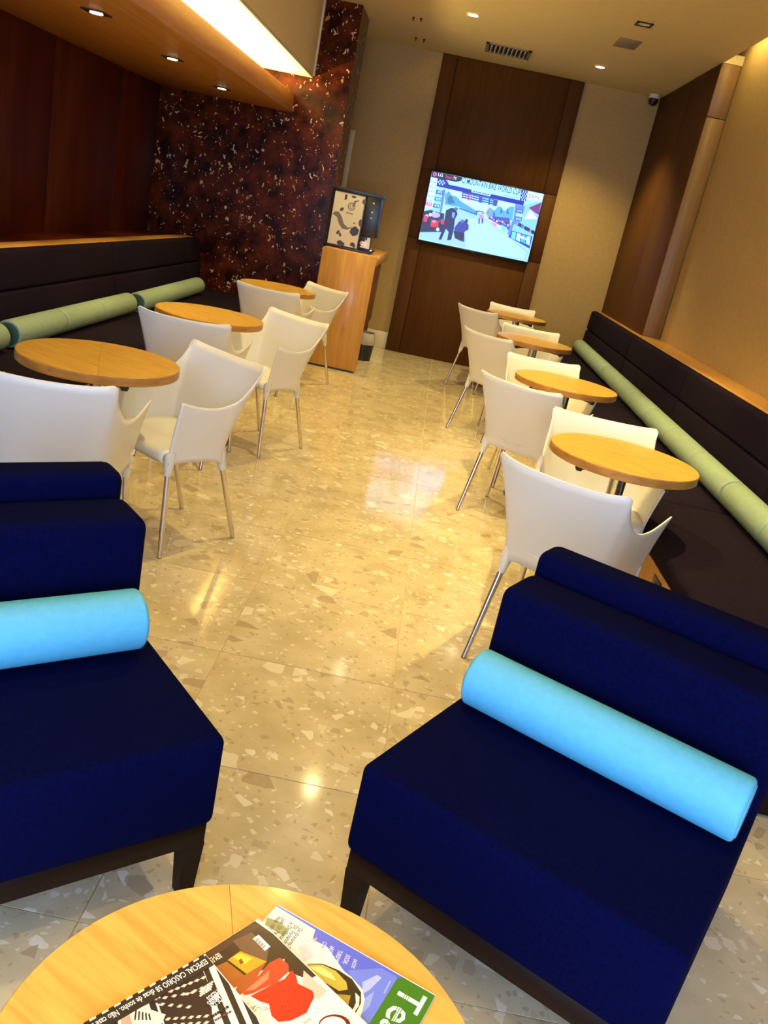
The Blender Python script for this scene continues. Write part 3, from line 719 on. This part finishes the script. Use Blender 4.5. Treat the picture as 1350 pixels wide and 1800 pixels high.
def cover_stripes(P):
    A = P.A
    P.poly([(0, 0), (1, 0), (1, 1), (0, 1)], (240, 236, 230))
    for k in range(22):
        x = -.5+k*.085; P.poly([(x, 0), (x+.04, 0), (x+.44+.04*math.sin(k), 1), (x+.39+.04*math.sin(k), 1)], (40, 26, 26))
    P.poly(A((560, 640), (700, 540), (790, 545), (830, 640), (850, 720), (860, 860), (840, 1000), (560, 1000), (500, 800), (530, 720)), (48, 22, 28))
    for (x, y), n_, dx, dy in (((640, 640), 4, 48, -32), ((580, 700), 6, 44, -18), ((540, 745), 5, 62, -12), ((520, 790), 4, 60, 6), ((560, 890), 6, 52, -4), ((690, 720), 3, 50, -20), ((600, 930), 5, 55, -4)):
        for k in range(n_):
            cx, cy = x+dx*k, y+dy*k; P.poly(A((cx-22, cy+8), (cx, cy-10), (cx+22, cy-8), (cx+4, cy+11)), (242, 214, 192))
    # sleeve and hand
    P.poly(A((360, 800), (450, 830), (545, 860), (520, 920), (430, 1000), (220, 1000), (235, 880), (330, 830)), (246, 226, 214)); P.poly(A((240, 880), (300, 860), (330, 960), (250, 990)), (226, 160, 138))
    for k in range(6): P.poly(A((400+k*22, 800-k*12), (412+k*22, 796-k*12), (470+k*10, 760+k*4), (440+k*10, 770+k*4)), (54, 42, 44))
    for k in range(5): P.poly(A((330+k*26, 900), (342+k*26, 898), (350+k*22, 830+k*6), (338+k*22, 834+k*6)), (54, 42, 44))
    P.poly([(0, .012), (1, .012), (1, .085), (0, .085)], (44, 32, 30))
    P.text('ESPECIAL CASÓRIO 58 dicas de sonho. Não case sem ler!', (.02, .028), (.98, .028), .042, (250, 248, 240))
    P.poly(A((790, 640), (870, 640), (930, 760), (900, 800), (820, 800)), (44, 26, 28))
    for w_, p0, p1 in (('OS 12', (905, 735), (850, 785)), ('CABELOS', (905, 700), (822, 780)), ('PRESOS', (890, 690), (818, 748))):
        a, b = A(p0, p1); P.text(w_, a, b, .034, (250, 250, 250))
    for k in range(4): P.bars(*A((862-k*4, 632+k*17), (775-k*2, 690+k*15)), .010, (240, 232, 222), 4)
    P.bars(*A((965, 800), (850, 870)), .014, (40, 28, 28), 4); P.bars(*A((985, 835), (870, 900)), .010, (120, 60, 80), 4)
magazine((-.042, 1.068), (-.38, -.925), .210, .276, ZT, .006, 'blue and green magazine with a gold vase, lowest of the pile', cover_team)
magazine((-.065, 1.027), (-.607, -.795), .212, .276, ZT+.006, .006, 'brown magazine with a red chaise on its cover, middle of the pile', cover_home)
magazine((-.125, .940), (-.65, -.76), .205, .270, ZT+.012, .005, 'black and white striped magazine on top of the pile', cover_stripes)

# ================================================================== TELEVISION
def zt(p): return (720+p[0]/5.4, 280+p[1]/5.4)
tv = empty('television', 'wall-mounted flat television showing a mountain bike race', 'television', (.33, 9.95, 1.245))
ox, oy, oz = tv.location
x0, x1, z0, z1 = -.293, .952, 1.245, 1.985
n = bmesh.new()
for a in ((x0, x1, z0, z0+.016), (x0, x1, z1-.012, z1), (x0, x0+.012, z0, z1), (x1-.012, x1, z0, z1)):
    merge(n, box(a[0]-ox, a[1]-ox, -.045, -.030, a[2]-oz, a[3]-oz, .002, 1))
obj('bezel', n, M_BLACK, tv)
obj('housing', box(x0-ox+.003, x1-ox-.003, -.038, -.008, z0-oz+.003, z1-oz-.003, .004, 1), M_BLACK, tv)
obj('wall_bracket', box(-.2, .2, -.010, .002, .2, .5), M_BASE, tv)
obj('brand_bar', box(-.045, .045, -.043, -.030, -.008, .002, .002, 1), M_BASE, tv)
TVY = 9.95-.040
def tvf(u, v, k):
    # u, v: 0..1 across and up the picture
    return (x0+.012+u*(x1-x0-.024)-ox, -.0395-k*.00004, z0+.016+v*(z1-z0-.028)-oz)
class TVPrint(Print):
    def zp(s, pts):
        out = []
        for p in pts:
            w = ony(zt(p), 9.91); out.append((min(max((w.x-x0-.012)/(x1-x0-.024), 0), 1), min(max((w.z-z0-.016)/(z1-z0-.028), 0), 1)))
        return out
    def zpoly(s, pts, col): s.poly(s.zp(pts), col)
    def ztext(s, body, p0, p1, h, col):
        a, b = s.zp([p0, p1]); asp = (z1-z0)/(x1-x0)
        s.text(body, a, b, h, col)
    def zell(s, cx, cy, rx, ry, col): s.zpoly([(cx+rx*math.cos(k*PI/8), cy+ry*math.sin(k*PI/8)) for k in range(16)], col)
P = TVPrint(tvf)
P.poly([(0, 0), (1, 0), (1, 1), (0, 1)], (176, 226, 240))
P.zpoly([(330, 285), (1010, 430), (990, 560), (720, 520), (600, 490), (470, 450), (330, 420)], (196, 240, 240))
P.zpoly([(335, 330), (375, 300), (400, 345), (440, 350), (490, 400), (620, 480), (700, 520), (640, 535), (480, 455), (335, 430)], (92, 160, 168))
P.zpoly([(360, 360), (400, 340), (430, 420), (360, 420)], (60, 120, 130))
P.zpoly([(720, 510), (760, 450), (800, 490), (850, 440), (900, 490), (950, 450), (995, 450), (975, 580), (760, 560)], (104, 170, 170))
for a in ((870, 470), (930, 480), (800, 500)): P.zpoly([(a[0]-12, a[1]+40), (a[0], a[1]-30), (a[0]+14, a[1]+40)], (70, 120, 140))
P.zpoly([(470, 455), (640, 520), (730, 560), (940, 730), (1130, 870), (1110, 965), (75, 745), (90, 690), (300, 650)], (166, 196, 240))
P.zpoly([(500, 560), (700, 570), (940, 740), (1100, 880), (1090, 950), (540, 850)], (182, 212, 246))
P.zpoly([(470, 455), (640, 520), (640, 535), (470, 470)], (70, 120, 150)); P.zpoly([(620, 500), (650, 485), (700, 495), (705, 520), (630, 520)], (70, 90, 150)); P.zpoly([(640, 505), (660, 497), (688, 503), (690, 520), (645, 520)], (190, 220, 240))
# right crowd and barriers
P.zpoly([(735, 545), (800, 540), (950, 560), (960, 690), (760, 590)], (96, 84, 150))
for k in range(16): P.zell(750+k*13, 550+k*5+8*math.sin(k*2.3), 8, 10, ((224, 120, 150), (40, 36, 96), (230, 220, 235), (120, 150, 190))[k % 4])
P.zpoly([(715, 545), (950, 680), (935, 725), (720, 560)], (206, 236, 240)); P.zpoly([(780, 590), (830, 620), (826, 650), (776, 606)], (230, 140, 170)); P.zpoly([(870, 620), (925, 650), (920, 705), (866, 670)], (140, 226, 226))
P.zpoly([(1095, 430), (1255, 400), (1190, 760), (960, 690), (1010, 600)], (150, 196, 220))
P.zpoly([(1130, 460), (1250, 410), (1235, 530), (1180, 500)], (140, 60, 110)); P.zpoly([(1085, 565), (1145, 480), (1225, 570)], (225, 245, 235))
for k in range(26): P.zell(1000+(k*53) % 200, 600+(k*29) % 110, 15, 17, ((30, 24, 90), (60, 50, 120), (20, 16, 60), (170, 150, 190), (50, 140, 160))[k % 5])
P.zpoly([(965, 675), (1165, 735), (1140, 850), (935, 735)], (60, 70, 160))
for k in range(4): P.zpoly([(975+k*46, 685+k*14), (1010+k*46, 695+k*14), (1000+k*46, 765+k*18), (962+k*46, 745+k*18)], ((120, 220, 215), (200, 240, 240), (70, 190, 190), (190, 220, 245))[k])
P.bars(*P.zp([(1052, 745), (1110, 770)]), .03, (240, 250, 250), 2)
# gantry
P.zpoly([(262, 180), (350, 195), (375, 240), (600, 288), (1090, 398), (1080, 440), (255, 255)], (22, 18, 140))
P.zpoly([(345, 195), (505, 170), (1062, 290), (1040, 388), (600, 292), (385, 240)], (180, 232, 228))
P.zpoly([(1062, 288), (1122, 300), (1108, 398), (1045, 388)], (30, 26, 130))
for i in range(5):
    for j in range(5):
        if (i+j) % 2: P.zpoly([(1066+i*11-j*3, 296+j*19+i*2), (1076+i*11-j*3, 298+j*19+i*2), (1073+i*11-j*3, 314+j*19+i*2), (1063+i*11-j*3, 312+j*19+i*2)], (190, 210, 245))
for i in range(5):
    for j in range(3):
        if (i+j) % 2: P.zpoly([(272+i*14-j*3, 190+j*16+i*3), (285+i*14-j*3, 193+j*16+i*3), (282+i*14-j*3, 207+j*16+i*3), (269+i*14-j*3, 204+j*16+i*3)], (190, 210, 245))
P.ztext('CI MOUNTAIN BIKE WORLD CUP', (492, 222), (1046, 342), .082, (24, 48, 66))
P.bars(*P.zp([(890, 345), (1030, 372)]), .014, (120, 190, 190), 4)
P.zpoly([(590, 290), (770, 330), (765, 352), (586, 312)], (196, 236, 240)); P.bars(*P.zp([(600, 308), (760, 342)]), .014, (30, 50, 110), 4)
P.zpoly([(500, 310), (840, 388), (826, 448), (494, 372)], (66, 84, 140))
for k in range(3):
    P.bars(*P.zp([(508-k*2, 334+k*21), (660-k*2, 369+k*21)]), .014, (210, 230, 245), 4); P.bars(*P.zp([(690-k*2, 372+k*21), (800-k*2, 398+k*21)]), .014, (150, 220, 235), 2)
    P.zpoly([(552-k*2, 330+k*21), (572-k*2, 334+k*21), (570-k*2, 350+k*21), (550-k*2, 346+k*21)], (220, 60, 90))
# posts
P.zpoly([(240, 265), (332, 285), (290, 505), (205, 490)], (150, 206, 214)); P.zpoly([(318, 285), (342, 290), (300, 520), (282, 515)], (110, 130, 190))
for k in range(3): P.zpoly([(256-k*14, 290+k*64), (318-k*14, 303+k*64), (311-k*14, 338+k*64), (249-k*14, 326+k*64)], ((26, 70, 120), (30, 120, 150), (26, 70, 120))[k]); P.ztext('MTB', (262-k*14, 320+k*64), (306-k*14, 330+k*64), .034, (200, 240, 240))
P.zpoly([(1003, 425), (1095, 445), (1050, 600), (1000, 600), (950, 725), (925, 710), (985, 560)], (112, 140, 190))
for k in range(3): P.zpoly([(1018-k*6, 470+k*38), (1078-k*6, 482+k*38), (1072-k*6, 512+k*38), (1012-k*6, 500+k*38)], ((26, 60, 120), (160, 210, 215), (26, 110, 140))[k]); P.ztext('MTB', (1020-k*6, 495+k*38), (1066-k*6, 505+k*38), .026, (200, 240, 240))
P.zpoly([(195, 172), (266, 188), (216, 470), (138, 452)], (206, 238, 238))
for k in range(5): P.zpoly([(190-k*10, 208+k*44), (256-k*10, 222+k*44), (255-k*10, 226+k*44), (189-k*10, 212+k*44)], (60, 90, 120))
P.zpoly([(152, 400), (216, 413), (209, 447), (145, 434)], (226, 60, 120)); P.ztext('LIVE', (156, 428), (203, 438), .034, (250, 220, 235))
# people on the left
P.zpoly([(130, 490), (200, 480), (330, 520), (320, 690), (95, 690)], (28, 20, 60))
for k in range(18): P.zell(115+(k*47) % 200, 510+(k*31) % 170, 16, 18, ((20, 14, 50), (210, 200, 225), (30, 26, 80), (90, 70, 110), (14, 10, 40))[k % 5])
P.zpoly([(205, 570), (275, 585), (268, 645), (200, 640)], (226, 24, 40)); P.zpoly([(138, 530), (172, 540), (164, 595), (134, 590)], (220, 40, 60)); P.zpoly([(300, 568), (336, 574), (330, 622), (298, 612)], (226, 30, 60))
P.zell(232, 590, 18, 12, (240, 150, 170)); P.zell(250, 530, 40, 26, (190, 170, 200))
P.zpoly([(345, 485), (395, 460), (440, 470), (455, 520), (430, 570), (420, 660), (395, 765), (355, 770), (370, 690), (345, 660), (300, 765), (275, 760), (320, 640)], (18, 16, 70)); P.zell(440, 470, 20, 16, (90, 110, 140)); P.zpoly([(405, 500), (432, 510), (420, 560), (402, 550)], (120, 170, 220))
P.zpoly([(470, 590), (520, 580), (560, 620), (560, 665), (520, 690), (520, 785), (470, 770), (425, 730), (425, 650)], (62, 60, 130)); P.zell(500, 585, 18, 16, (110, 120, 170)); P.zell(540, 585, 15, 20, (40, 40, 90)); P.zpoly([(415, 680), (520, 700), (500, 780), (430, 750)], (16, 14, 56))
P.zell(682, 545, 22, 20, (232, 130, 160)); P.zpoly([(655, 560), (668, 560), (664, 615), (652, 612)], (50, 60, 120)); P.zpoly([(684, 562), (700, 560), (696, 610), (682, 608)], (50, 60, 120)); P.zell(746, 500, 10, 18, (230, 90, 120))
# station marks
P.zpoly([(212, 104), (505, 172), (490, 205), (440, 215), (206, 168)], (8, 6, 30))
P.zell(240, 143, 18, 20, (226, 110, 190)); P.zell(240, 143, 11, 12, (170, 40, 130)); P.ztext('LG', (266, 158), (312, 168), .045, (235, 245, 245)); P.ztext('Smart', (338, 176), (408, 191), .042, (226, 40, 130)); P.ztext('TV', (412, 192), (444, 199), .042, (245, 220, 240))
P.zpoly([(1122, 300), (1276, 332), (1262, 405), (1108, 385)], (206, 240, 240)); P.ztext('ESPN', (1126, 362), (1222, 382), .045, (220, 30, 60))
P.c = [(c[0]**1.25*.66, c[1]**1.25*.82, c[2]**1.1*1.15) for c in P.c]
P.build('screen', M_SCREEN, tv)

# ================================================================== COFFEE COUNTER, MACHINE, BIN
ct = empty('coffee_counter', 'tall oak counter carrying the coffee machine beside the marble wall', 'counter', (-.815, 8.87, 0))
def CB(name, b, m, parent=ct, bev=.003):
    return obj(name, box(b[0]+.815, b[1]+.815, b[2]-8.87, b[3]-8.87, b[4], b[5], bev, 1), m, parent)
CB('end_panel', (-1.065, -.567, 8.08, 8.12, .018, 1.075), M_OAKBOARD)
CB('plinth', (-1.05, -.59, 8.085, 8.12, 0, .020), M_BLACK, bev=0)
CB('counter_top', (-1.065, -.567, 8.121, 9.68, .985, 1.075), M_OAKBOARD)
b_ = CB('cabinet_body', (-1.06, -.63, 8.12, 9.64, .33, .984), M_SHADEWOOD)
for y in (8.13, 8.64, 9.15): CB('cabinet_door', (-.632, -.615, y, y+.49, .34, .975), M_SHADEWOOD)
CB('rear_panel', (-1.065, -.635, 9.641, 9.68, .0, .984), M_SHADEWOOD)
mc = empty('coffee_machine', 'black and cream coffee machine printed with coffee beans, on the oak counter', 'coffee machine', (-.86, 8.50, 1.075))
def MB_(name, b, m, bev=.004, parent=mc): return obj(name, box(b[0], b[1], b[2], b[3], b[4], b[5], bev, 2), m, parent)
MB_('base', (-.22, .21, -.17, .17, 0, .025), M_BLACK)
MB_('body', (-.22, .09, -.165, .165, .02, .505), M_BLACK)
MB_('lid', (-.235, .235, -.178, .175, .500, .535), M_BLACK)
MB_('dispenser_head', (.088, .225, -.168, .165, .15, .505), M_BLACK, .006)
MB_('back_splash', (.085, .10, -.15, .15, .025, .15), M_BASE)
MB_('drip_tray', (.09, .225, -.14, .14, .02, .034), M_BASE)
sp = MB_('side_panel', (-.205, .075, -.172, -.164, .028, .492), M_CREAM, .003)
P = Print(lambda x, y, k: (-.205+x*.28, -.1722-k*.00005, .028+y*.464))
P.poly([(.01, .01), (.99, .01), (.99, .99), (.01, .99)], (221, 209, 165))
br_, dk, ol = (70, 40, 22), (40, 24, 16), (112, 96, 54)
P.ell(.30, .68, .065, .035, br_, 18, .3); P.poly([(.33, .86), (.41, .88), (.41, .97), (.33, .96)], dk); P.ell(.62, .95, .08, .02, dk, 14)
P.poly([(.02, .56), (.10, .62), (.22, .62), (.34, .54), (.44, .42), (.60, .36), (.76, .40), (.60, .32), (.42, .32), (.28, .40), (.18, .52)], ol)
P.poly([(.70, .36), (.84, .42), (.98, .36), (.95, .26), (.80, .22), (.68, .28)], dk); P.ell(.78, .47, .04, .012, br_, 12); P.ell(.97, .50, .05, .07, (96, 56, 28), 16); P.ell(.98, .90, .06, .05, (96, 56, 28), 16)
P.ell(.30, .24, .06, .032, dk, 16, .5); P.ell(.38, .20, .05, .03, dk, 16, -.5); P.ell(.42, .05, .10, .045, dk, 18); P.ell(.52, .035, .06, .035, br_, 16)
for a in (-.7, 0, .7, 1.4): P.ell(.84+.06*math.sin(a), .035+.05*math.cos(a)*.7, .035, .04, dk, 12, -a)
for r_, c in ((.125, ol), (.095, (225, 212, 168)), (.070, ol), (.045, (225, 212, 168))): P.ell(.60, .765, r_, r_*.62, c, 28)
P.poly([(.60, .76), (.70, .78), (.72, .86), (.82, .90), (.80, .91), (.66, .88), (.64, .80)], ol); P.poly([(.46, .65), (.68, .64), (.68, .61), (.46, .62)], ol); P.bars((.48, .618), (.67, .614), .012, (225, 212, 168), 3)
P.build('side_print', M_MATTE, sp)
dp = MB_('cup_panel', (.095, .20, -.174, -.166, .034, .148), M_BLACK, .002)
P = Print(lambda x, y, k: (.10+x*.095, -.1745-k*.00005, .036+y*.11))
P.poly([(.35, .1), (.95, .1), (.9, 1), (.45, 1)], (232, 222, 206)); P.poly([(.12, .22), (.66, .22), (.74, .62), (.08, .62)], (250, 246, 240)); P.ell(.08, .45, .12, .12, (250, 246, 240), 14); P.ell(.08, .45, .06, .06, (40, 30, 26), 12); P.poly([(.0, .12), (.9, .12), (.85, .2), (.05, .2)], (250, 246, 240)); P.poly([(.45, .75), (.6, .75), (.6, 1), (.45, 1)], (60, 30, 26))
P.build('cup_picture', M_MATTE, dp)
for k, z in enumerate((.44, .365, .315)): obj('button', box(.150, .166, -.1705, -.167, z, z+.016-.004*k, .001, 1), M_CREAM, mc)
M_BLUE = mat('blue_indicator', (.1, .1, .4), .4, emit=(.25, .28, 1), estr=4)
obj('indicator_light', box(.19, .215, -.155, -.12, .034, .039, .001, 1), M_BLUE, mc)
bn = empty('waste_bin', 'small dark waste bin with clear liner under the coffee counter', 'bin', (-.60, 8.96, 0))
obj('bucket', lathe([(0, 0), (.095, 0), (.11, .17), (.106, .17), (.092, .006), (0, .006)], 28), M_BLACK, bn)
obj('liner', lathe([(.108, .165), (.113, .172), (.108, .25), (.100, .285), (.097, .285), (.103, .25), (.104, .172)], 28), M_BAG, bn)
bpy.context.view_layer.update()
